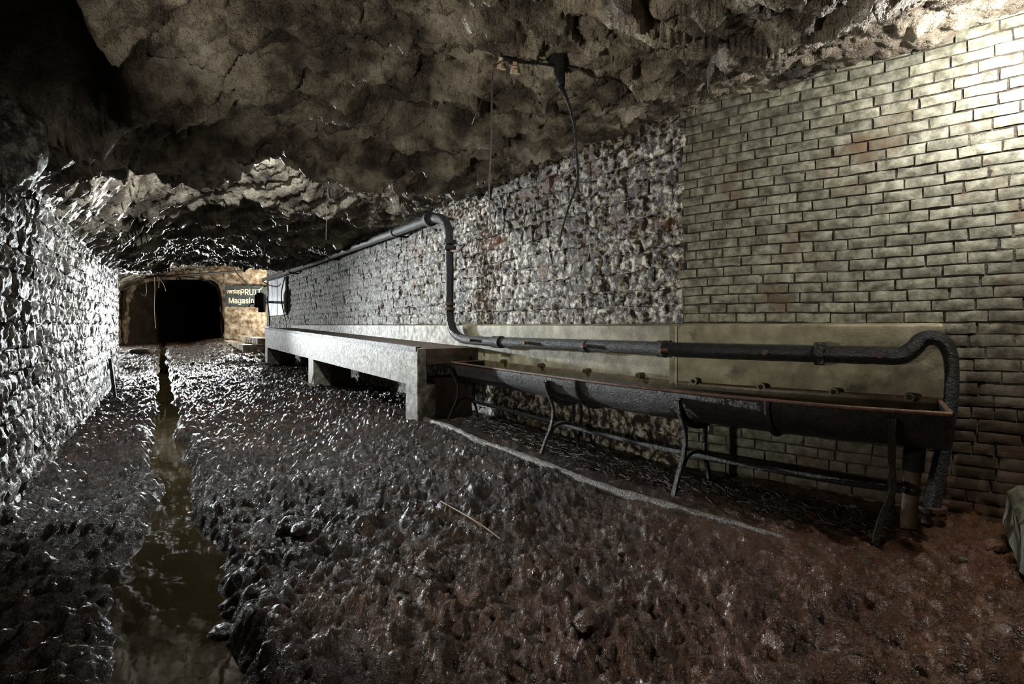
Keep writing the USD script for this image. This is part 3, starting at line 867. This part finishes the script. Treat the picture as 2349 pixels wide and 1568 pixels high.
for (px, py, r, w) in ((1142, 784, 0.085, 9), (1343, 793, 0.073, 6), (1520, 800, 0.08, 8), (1880, 811, 0.09, 11)):
    a, b = atW(px - w, py - 0.4, 0.215), atW(px + w, py + 0.4, 0.215)
    put('coupling', tube([a, b], r, 18, 0.05, 6, 3), M['tar'], t, smooth=40)
for (px, py) in ((1085, 780), (1210, 786), (1345, 793), (1523, 803), (1757, 808), (2018, 814)):
    n2 = N if px < 1560 else N_B
    p = atW(px, py, 0.285); q = p - np.array([*n2, 0]) * 0.065
    o = put('nipple', tube([p + np.array([*n2, 0]) * 0.03, p, q], [0.02, 0.019, 0.021], 10, 0.05, 3), M['rust'], t, smooth=40)
# square head of the big coupling
p = atW(1882, 797, 0.27); put('coupling_lug', box(p, (0.075, 0.05, 0.06), frame2(U_B), 0.008), M['tar'], t)
p = atW(1882, 829, 0.27); put('coupling_lug', box(p, (0.05, 0.05, 0.05), frame2(U_B), 0.008), M['tar'], t)
bend = [atW(2045, 817, 0.22), atW(2072, 814, 0.22), atW(2096, 798, 0.22), atW(2114, 780, 0.22), atW(2138, 774, 0.22), atW(2163, 784, 0.22), atW(2179, 812, 0.22), atW(2184, 860, 0.22), atW(2182, 905, 0.23), atW(2176, 960, 0.24), atW(2162, 1040, 0.26), atW(2145, 1120, 0.28), atW(2137, 1166, 0.28)]
put('swan_neck', tube(bend, [0.064, 0.062, 0.058, 0.055, 0.054, 0.05, 0.044, 0.041, 0.041, 0.043, 0.046, 0.050, 0.052], 18, 0.06, 6, 8, 25), M['tar'], t, smooth=True)
ft = atW(2137, 1166, 0.28); zf = fz1(ft[0], ft[1])
put('foot_flange', [tube([ft + [0, 0, -0.005], ft + [0, 0, 0.02]], 0.088, 18, 0.06, 2), tube([[ft[0], ft[1], zf - 0.02], [ft[0], ft[1], ft[2]]], 0.06, 16, 0.06, 3), tube([ft + [0, 0, -0.055], ft + [0, 0, -0.032]], 0.085, 18, 0.06, 4)], M['rust'], t, smooth=40)
# wall brackets of the upper run
for (px, py) in ((905, 533), (757, 588), (668, 622)):
    c = atW(px, py, 0.25)
    put('wall_bracket', [tube([c - np.array([*U, 0]) * 0.03, c + np.array([*U, 0]) * 0.03], 0.093, 14), tube([c + [0, 0, -0.06], c + np.array([*N, 0]) * 0.30 + [0, 0, -0.07]], 0.022, 8)], M['tar'], t, smooth=40)

# ------------------------------------------------------------------ concrete bench
SA, SB, TB = 6.87, 19.9, 3.0
ztop = lambda s: 1.052 + (s - 7.1) / 12.3 * 0.224
zbot = lambda s: 0.506 + (s - 7.1) / 12.3 * 0.098
t = thing('concrete_bench', 'long pale concrete bench on pillars along the right wall past the trough', 'bench', (*xy((SA + SB) / 2, 3.5), 0))


def prism(s0, s1, t0, t1, zb, zt, rough=0.006, sub=0.12, seed=0, bev=0.01):
    m = box(((s0 + s1) / 2, (t0 + t1) / 2, 0.5), (s1 - s0, t1 - t0, 1.0), None, bev, 0, 0, 8, sub)
    v = m.vertices.copy(); w = np.clip(v[:, 2], 0, 1)
    zz = np.vectorize(zb)(v[:, 0]) * (1 - w) + np.vectorize(zt)(v[:, 0]) * w
    x, y = xy(v[:, 0], v[:, 1])
    P = np.stack([x, y, zz], -1)
    P = P + rough * 2 * np.stack([meshkit.fbm(P * 5 + 30 * q + 50, 3, seed + q) - 0.5 for q in range(3)], -1)
    return trimesh.Trimesh(P, m.faces[:, ::-1] if np.linalg.det(np.array([U, N])) < 0 else m.faces, process=False)


put('front_panel', prism(SA, SB, TB, TB + 0.14, zbot, ztop, seed=1), M['concrete'], t)
put('top_slab', prism(SA, SB, TB + 0.14, T_R - 0.10, lambda s: ztop(s) - 0.13, lambda s: ztop(s) - 0.01, seed=2), M['brown_concrete'], t, label='brown crumbling top slab')
put('edge_strip', prism(SA + 0.02, SB + 0.03, TB - 0.014, TB + 0.06, lambda s: ztop(s) - 0.045, lambda s: ztop(s) + 0.022, 0.005, 0.1, 5, 0.004), M['tar'], t, label='dark tarred strip along the top edge')
put('end_panel', prism(SA, SA + 0.13, TB + 0.14, 3.84, lambda s: ztop(s) - 0.23, lambda s: ztop(s) - 0.13, seed=3), M['brown_concrete'], t)
for (a, b, d) in ((6.87, 7.31, 0.29), (12.95, 13.47, 0.4), (19.45, 19.9, 0.4)):
    zfl = min(fz1(*xy(a, TB)), fz1(*xy(b, TB + d)), fz1(*xy(a, TB + d))) - 0.04
    if a < 8:
        zfl = min(zfl, -0.02)
    put('pillar', prism(a, b, TB + 0.002, TB + d, lambda s: zfl, lambda s: zbot(s) + 0.02, 0.009, 0.1, 7), M['concrete'], t)
    put('pillar_back', prism(a + 0.02, b - 0.02, TB + d, T_R - 0.2, lambda s: zfl, lambda s: zbot(s) + 0.1, 0.02, 0.12, 9), M['brown_concrete'], t)

# ------------------------------------------------------------------ far end: board, sign, junction box, steps, tyre, conduit, wires
q = [atW(617, 645, 0.06), atW(656.5, 635, 0.06), atW(656.5, 721, 0.06), atW(617, 725, 0.06)]
nE = np.array([*N_E, 0])
uu = np.linspace(0, 1, 6)
t = thing('wall_board', 'weathered white board on the wall below the far end of the black pipe', 'board', q[2])
v = np.vstack([np.array(q) - nE * 0.02, np.array(q) + nE * 0.02])
f = [[0, 1, 2], [0, 2, 3], [4, 6, 5], [4, 7, 6]] + [x for i in range(4) for x in ([i, i + 4, (i + 1) % 4], [(i + 1) % 4, i + 4, (i + 1) % 4 + 4])]
put('panel', trimesh.Trimesh(v, f, process=False), M['board'], t, smooth=False)
for i in range(4):
    put('frame', tube([q[i] - nE * 0.015, q[(i + 1) % 4] - nE * 0.015], 0.014, 6), M['wire'], t)
put('cable', tube([atW(653, 636, 0.095), atW(648, 655, 0.095), atW(645, 675, 0.095), atW(647, 700, 0.095), atW(652, 722, 0.095), atW(657, 738, 0.095)], 0.014, 6, 0, 1, 6), M['tar'], t)

t = thing('wall_sign', 'black painted sign board with cream letters on the ochre end wall', 'sign', atY(560, 680, YE - 0.3))
a, b = atY(517, 655, YE - 0.22), atY(611, 702, YE - 0.22)
cc, sz = (a + b) / 2, (abs(b[0] - a[0]), abs(b[2] - a[2]))
shp = shapely.box(-sz[0] / 2, -sz[1] / 2, sz[0] / 2, sz[1] / 2).buffer(-0.14).buffer(0.14)
pan = trimesh.creation.extrude_polygon(shp, 0.05, engine='earcut')
R = trimesh.transformations.rotation_matrix(math.pi / 2, [1, 0, 0])
pan.apply_transform(R); pan.apply_translation(cc + [0, 0.03, 0])
pnl = put('panel', pan, M['sign'], t, smooth=False)


def text(txt, px, py, hpx, wpx):
    m = meshkit.text_mesh(txt, 1.0, 0.04, True)
    lo, hi = m.bounds
    h, w = hpx * YE / F, wpx * YE / F
    m.apply_translation([-lo[0], 0, 0]); m.apply_scale([w / (hi[0] - lo[0]), h, 0.4])
    m.apply_transform(R); p = atY(px, py, YE - 0.25)
    m.apply_translation(p + [0, 0.0, 0])
    return m


put('lettering', text('verslap', 520, 672.5, 9.5, 31), M['letter'], pnl, smooth=False)
put('lettering', text('PRUIT', 552, 676.5, 13.5, 47), M['letter'], pnl, smooth=False)
put('lettering', text('Magasin', 525, 695, 12, 57), M['letter'], pnl, smooth=False)

pB = atY(596.5, 690, 20.6)
t = thing('junction_box', 'dark iron switch box on a bracket beside the white board', 'box', pB)
put('box_body', box(pB, (0.37, 0.25, 0.52), None, 0.03), M['tar'], t)
put('box_cap', box(pB + [0.0, 0, 0.29], (0.22, 0.2, 0.08), None, 0.02), M['tar'], t)
put('lower_case', box(pB + [0.07, 0, -0.34], (0.24, 0.2, 0.22), None, 0.03), M['tar'], t)
put('bracket', tube([pB + [0.1, 0.05, -0.10], atW(620, 692, 0.0)], 0.05, 8), M['tar'], t)
put('lever', tube([pB + [-0.15, -0.02, -0.12], atY(576, 696, 20.6), atY(570, 703, 20.6)], 0.028, 8), M['tar'], t)
t = thing('power_cable', 'black cable sagging from the roof to the dark switch box', 'cable', atY(533, 611, 26))
put('cable', tube([atY(531, 606, 26.5), atY(545, 628, 25), atY(562, 645, 23.5), atY(578, 660, 22), atY(592, 662, 21.3), atY(604, 657, 21), atY(613, 655, 21)], 0.028, 8, 0, 1, 6), M['tar'], t, smooth=True)
t = thing('loose_cable', 'thin black cable hanging down the wall corner left of the white board', 'cable', atY(614, 660, 21))
put('cable', tube([atY(602, 645, 21.2), atY(612, 652, 21.2), atY(615.5, 662, 21.2), atY(614, 690, 21.2), atY(617, 715, 21.2), atY(618.5, 748, 21.2)], 0.02, 6, 0, 1, 6), M['tar'], t)

# steps
def sblock(s0, s1, t0, t1, z0, z1, matr, nm, par, lab=None):
    put(nm, prism(s0, s1, t0, t1, lambda s: z0, lambda s: z1, 0.012, 0.25, 4, 0.02), matr, par, label=lab)
t = thing('concrete_steps', 'two low concrete steps against the ochre end wall left of the bench', 'steps', (*xy(25, 3.2), 0.25))
c0 = atY(558, 791, 20.8); s_, t_ = st(c0[0], c0[1])
sblock(s_, 31.0, t_, t_ + 0.95, 0.1, 0.58, M['endrock'], 'step', t)
c1 = atY(591, 776, 21.6); s1_, t1_ = st(c1[0], c1[1])
sblock(s1_, 31.0, t1_, t1_ + 0.38, 0.575, 0.825, M['endrock'], 'step', t)
pr = atY(570, 787, 22.2); pr[2] = 0.585
t = thing('metal_rack', 'small iron rack standing on the lower concrete step', 'rack', pr)
put('base_bar', box(pr + [0, 0, 0.02], (0.30, 0.05, 0.03), None, 0.006), M['rust'], t)
for k in (-0.1, 0, 0.1):
    put('upright', tube([pr + [k, 0, 0.0], pr + [k, 0, 0.16]], 0.011, 6), M['rust'], t)
put('top_bar', box(pr + [0, 0, 0.165], (0.26, 0.03, 0.02), None, 0.005), M['rust'], t)

ty = floor_hit(322, 810)
t = thing('old_tyre', 'dusty old tyre lying flat on the floor by the tunnel mouth', 'tyre', ty)
th = np.linspace(0, 2 * np.pi, 41); ph = np.linspace(0, 2 * np.pi, 15)
TH, PH = np.meshgrid(th, ph, indexing='ij')
sq = lambda c: np.sign(c) * np.abs(c) ** 0.7
Rr = 0.29 + 0.10 * sq(np.cos(PH)) * (1 + 0.03 * (np.cos(PH) > 0.8) * np.sign(np.sin(TH * 30)))
P = np.stack([ty[0] + Rr * np.cos(TH), ty[1] + Rr * np.sin(TH), ty[2] + 0.09 + 0.10 * sq(np.sin(PH))], -1)
g = grid(P); g.merge_vertices(); put('tread', g, M['rubber'], t, smooth=True)
put('bead', tube([[ty[0] + 0.205 * math.cos(a), ty[1] + 0.205 * math.sin(a), ty[2] + 0.165] for a in np.linspace(0, 2 * np.pi, 30)], 0.02, 8), M['rubber'], t, smooth=True)

t = thing('overhead_conduit', 'long thin metal conduit across the rock above the tunnel mouth', 'pipe', atY(450, 628, 29))
put('conduit', tube([atY(318, 637, 29.0), atY(450, 629, 29.0), atY(560, 621, 29.0)], 0.07, 10, 0.03, 1, 8), M['wire'], t, smooth=True)
for px, py in ((335, 635), (450, 629), (545, 622)):
    p = atY(px, py, 29.0); put('hanger', tube([p, p + [0, 0, 0.9]], 0.02, 6), M['wire'], t)
for (pts, lab) in (([(334, 640), (335, 655), (336, 668), (333, 678), (328, 677), (324, 674)], 'pale wire with a hooked end hanging at the left of the tunnel mouth'),
                   ([(354, 635), (355, 665), (354, 700), (355, 730), (357, 753)], 'longest pale wire hanging straight down before the dark tunnel mouth'),
                   ([(360, 634), (368, 642), (375, 652), (379, 663), (380, 668)], 'short pale wire curving right at the top of the tunnel mouth'),
                   ([(364, 640), (364.5, 650), (363.5, 660)], 'shortest pale wire stub at the top of the tunnel mouth')):
    P = [atY(a, b, 28.8) for a, b in pts]
    t = thing('hanging_wire', lab, 'wire', P[0], group='wires hanging before the tunnel mouth')
    put('strand', tube(P, 0.018, 6, 0, 1, 6), M['pale_wire'], t)

# ------------------------------------------------------------------ insulators, cables under the near roof
c1 = ceil_hit(1150, 128); c2 = ceil_hit(1183, 140)
def lathe(c, prof, matr, nm, par, seg=18, tilt=None, lab=None):
    th = np.linspace(0, 2 * np.pi, seg + 1)
    P = np.array([[[r * math.cos(a), r * math.sin(a), z] for a in th] for r, z in prof])
    g = grid(P); g.merge_vertices()
    if tilt is not None:
        g.apply_transform(trimesh.transformations.rotation_matrix(tilt[0], tilt[1]))
    g.apply_translation(c); put(nm, g, matr, par, smooth=40, label=lab)
bell = [(0.0, 0.02), (0.018, 0.018), (0.02, -0.005), (0.030, -0.012), (0.026, -0.022), (0.034, -0.030), (0.036, -0.050), (0.040, -0.058), (0.033, -0.060), (0.022, -0.045), (0.0, -0.04)]
ins = []
for k, (px, py, lab) in enumerate(((1150, 138, 'left porcelain insulator under the roof where the thin wire hangs'), (1182, 148, 'right rust-streaked porcelain insulator under the roof beside the first'))):
    c = ceil_hit(px, py - 22); c = np.array([*atY(px, py, c[1])])
    zc = cz1(c[0], c[1])
    t = thing('insulator', lab, 'insulator', c, group='insulators under the near roof')
    lathe(c, bell, M['porcelain'], 'bell', t, tilt=(0.35, [1, 0, 0]))
    put('pin', tube([c + [0, 0, 0.015], [c[0], c[1] + 0.03, zc + 0.03]], 0.009, 8), M['rust'], t)
    ins.append(c)
Y1 = ins[0][1]
t = thing('thin_wire', 'thin wire hanging from the left insulator down before the stone wall', 'wire', ins[0])
put('strand', tube([ins[0] + [0.01, -0.02, -0.015], atY(1134, 152, Y1 - 0.02), atY(1129, 175, Y1), atY(1128, 250, Y1), atY(1126, 340, Y1), atY(1122, 430, Y1), atY(1124, 490, Y1), atY(1133, 540, Y1)], 0.0055, 6, 0, 1, 8), M['wire'], t)
t = thing('slack_wire', 'short fine wire slanting across the roof left of the hanging wire', 'wire', atY(1110, 222, Y1))
put('strand', tube([ceil_hit(1112, 218) - [0, 0.01, 0.0], atY(1096, 252, Y1 + 0.2), atY(1083, 285, Y1 + 0.3)], 0.004, 6, 0, 1, 5), M['wire'], t)
cb = ceil_hit(1283, 128); Yb = cb[1]
t = thing('tarred_cable', 'thick black tarred cable hanging from a rock hole down the stone wall', 'cable', atY(1283, 140, Yb))
put('cable', tube([atY(1283, 195, Yb - 0.02), atY(1294, 214, Yb), atY(1303, 235, Yb), atY(1311, 262, Yb), atY(1319, 300, Yb), atY(1322, 345, Yb), atY(1326, 400, Yb), atY(1321, 430, Yb), atY(1303, 480, Yb), atY(1290, 525, Yb), atY(1285, 548, Yb)], [0.024, 0.016, 0.012, 0.010, 0.009, 0.009, 0.012, 0.009, 0.008, 0.007, 0.006], 8, 0.12, 4, 8, 40), M['tar'], t, smooth=True)
put('cable_head', tube([[*atY(1275, 120, Yb)[:2], cb[2] + 0.08], atY(1279, 135, Yb), atY(1283, 150, Yb), atY(1285, 172, Yb), atY(1287, 190, Yb), atY(1291, 200, Yb)], [0.07, 0.075, 0.05, 0.035, 0.032, 0.018], 14, 0.22, 3, 8, 30), M['tar'], t, smooth=True)
t = thing('span_cable', 'black cable strung under the roof between the insulators and the tarred cable', 'cable', ins[1])
put('cable', tube([ins[0] + [0, 0, 0.02], ins[1] + [0, 0, 0.025], atY(1240, 146, (Y1 + Yb) / 2), atY(1283, 152, Yb), atY(1325, 156, Yb)], [0.014, 0.014, 0.010, 0.010, 0.008], 8, 0.1, 1, 8), M['tar'], t, smooth=True)
h = ceil_hit(752, 432)
t = thing('roof_hook', 'twisted wire hook in the roof with a thin wire hanging toward the stone wall', 'hook', h)
put('hook', tube([h + [0, 0, 0.05], atY(753, 452, h[1]), atY(760, 460, h[1]), atY(768, 463, h[1]), atY(760, 456, h[1]), atY(752, 462, h[1]), atY(748, 470, h[1])], 0.012, 8, 0, 1, 6), M['wire'], t)
put('strand', tube([atY(750, 466, h[1]), atY(749, 500, h[1]), atY(748, 550, h[1])], 0.006, 6, 0, 1, 5), M['wire'], t)

# ------------------------------------------------------------------ loose things on the floor
def lump(c, r, seed, sq=(1, 1, 0.7)):
    m = trimesh.creation.icosphere(subdivisions=3, radius=1.0)
    v = m.vertices * (1 + 0.55 * (meshkit.fbm(m.vertices * 1.6 + seed * 7.3 + 40, 4, seed) - 0.5)[:, None] * 2 * 0.6)
    v = v * np.asarray(sq) * r
    a = seed * 1.3
    v = v @ np.array([[math.cos(a), math.sin(a), 0], [-math.sin(a), math.cos(a), 0], [0, 0, 1]])
    return trimesh.Trimesh(v + c, m.faces, process=False)


rocks = [(2285, 1262, 0.055, 'small dark stone on the floor beside the green concrete block', 'mud'),
         (2213, 1288, 0.022, 'tiny pale stone on the rusty ground left of the green concrete block', 'greenstone'),
         (1437, 1268, 0.045, 'rounded mud clod on the floor right of the thin stick', 'mud'),
         (690, 1222, 0.07, 'brown clod standing proud of the mud right of the channel', 'mud'),
         (975, 1325, 0.04, 'reddish clod lying in the middle of the muddy floor', 'mud'),
         (1345, 1440, 0.06, 'flat broad clod on the rusty floor near the bottom edge', 'mud'),
         (352, 1060, 0.05, 'dark stone at the left edge of the narrow water channel', 'mud'),
         (455, 1312, 0.055, 'wet lump rising from the water near its right bank', 'mud'),
         (462, 1345, 0.03, 'small wet lump in the water just below a larger lump', 'mud'),
         (515, 1470, 0.07, 'wet clod at the lower right bank of the water', 'mud'),
         (440, 1185, 0.035, 'glistening pebble in the shallow water above the wide pool', 'mud'),
         (350, 1470, 0.06, 'wet clod at the lower left bank of the water', 'mud'),
         ]
for k, (px, py, r, lab, mt) in enumerate(rocks):
    c = floor_hit(px, py)
    o = put('mud_clod' if mt == 'mud' else 'stone', lump(c + [0, 0, r * 0.25], r, k + 3, (1.15, 0.9, 0.7)), M[mt], None, smooth=True, label=lab, cat='clod' if mt == 'mud' else 'stone', group='loose clods on the mud floor' if mt == 'mud' else None)

a, b, c = floor_hit(1010, 1155), floor_hit(1075, 1195), floor_hit(1148, 1240)
put('thin_stick', tube([a + [0, 0, 0.012], b + [0, 0, 0.02], (b + c) / 2 + [0, 0, 0.02], c + [0, 0, 0.008]], 0.005, 6, 0.1, 2, 6), M['pale_wood'], None, smooth=True, label='long thin pale stick lying on the mud in the middle of the floor', cat='stick')
a = floor_hit(703, 888)
put('forked_twig', [tube([a + [0.12, -0.02, 0], a + [0.0, 0, 0.10], a + [-0.14, 0.02, 0.17]], 0.018, 6, 0.1, 2, 5), tube([a + [-0.02, 0, 0.09], a + [-0.09, 0.02, 0.03]], 0.014, 6), tube([a + [0.1, 0, 0.0], a + [0.14, 0.03, 0.28]], 0.014, 6)], M['pale_wood'], None, smooth=True, label='forked pale twig leaning in the mud at the middle bench pillar', cat='twig')
p0 = np.array([*xy(12.35, -0.72), 0.0]); p0[2] = fz1(p0[0], p0[1]) - 0.03
put('leaning_rod', tube([p0, atT(252, 824, -0.86)], 0.03, 8, 0.05, 1, 5), M['tar'], None, smooth=True, label='dark iron rod leaning against the foot of the left wall', cat='rod')
a = atY(594, 805, 20.3)
put('bent_rod', [tube([[a[0] + 0.32, a[1], fz1(a[0] + 0.32, a[1]) - 0.05], a + [0.15, 0, -0.10], a], 0.02, 6, 0, 1, 5), trimesh.creation.icosphere(2, 0.05).apply_translation(a)], M['pale_wire'], None, smooth=True, label='bent pale rod with a knob end sticking up from mud by the steps', cat='rod')

# concrete block in the lower right corner
bu = np.array([0.62, 0.785])
cbk = np.array([3.11, 2.95])
zb = fz1(*cbk)
bb = box((*cbk, zb + 0.07), (0.85, 0.42, 0.30), frame2(bu) @ trimesh.transformations.rotation_matrix(-0.10, [1, 0, 0])[:3, :3], 0.05, 0.022, 4, 5, 0.03)
put('concrete_block', bb, M['greenstone'], None, smooth=50, label='mossy green concrete block lying at the lower right edge', cat='block')

# pale boulder wedged on top of the left wall
c = np.array([*xy(5.3, T_L - 0.10), 2.72])
put('wedged_boulder', lump(c, 0.36, 21, (0.9, 0.8, 1.0)), M['left'], None, smooth=True, label='pale boulder wedged on top of the left wall under the roof', cat='boulder')

# iron pegs in the left wall
for (px, py, lab) in ((45, 432, 'upper black iron peg sticking out of the left stone wall'), (62, 455, 'lower black iron peg sticking out of the left stone wall')):
    p = atT(px, py, T_L + 0.03)
    put('iron_peg', tube([p - np.array([*N, 0]) * 0.1, p + np.array([*N, 0]) * 0.05, p + np.array([*N, 0]) * 0.06 + [0, 0, -0.07]], 0.007, 8, 0, 1, 4), M['tar'], None, smooth=True, label=lab, cat='peg', group='iron pegs in the left wall')

# dark splinters and litter under the trough
ms = []
for k in range(2600):
    s = random.uniform(0.1, s_at(2046)); q = random.uniform(-0.02, 0.62) ** 1.0
    p = tpos(s, q, 0); p[2] = fz1(p[0], p[1]) + random.uniform(0.0, 0.025)
    a = random.uniform(0, math.pi); L = random.uniform(0.03, 0.11)
    d = np.array([math.cos(a), math.sin(a), random.uniform(-0.15, 0.25)]) * L / 2
    ms.append(tube([p - d, p + d], random.uniform(0.002, 0.005), 4))
put('wood_litter', ms, M['wood'], None, smooth=False, label='black wet splinters strewn on the ground under the iron trough', cat='litter', kind='stuff')
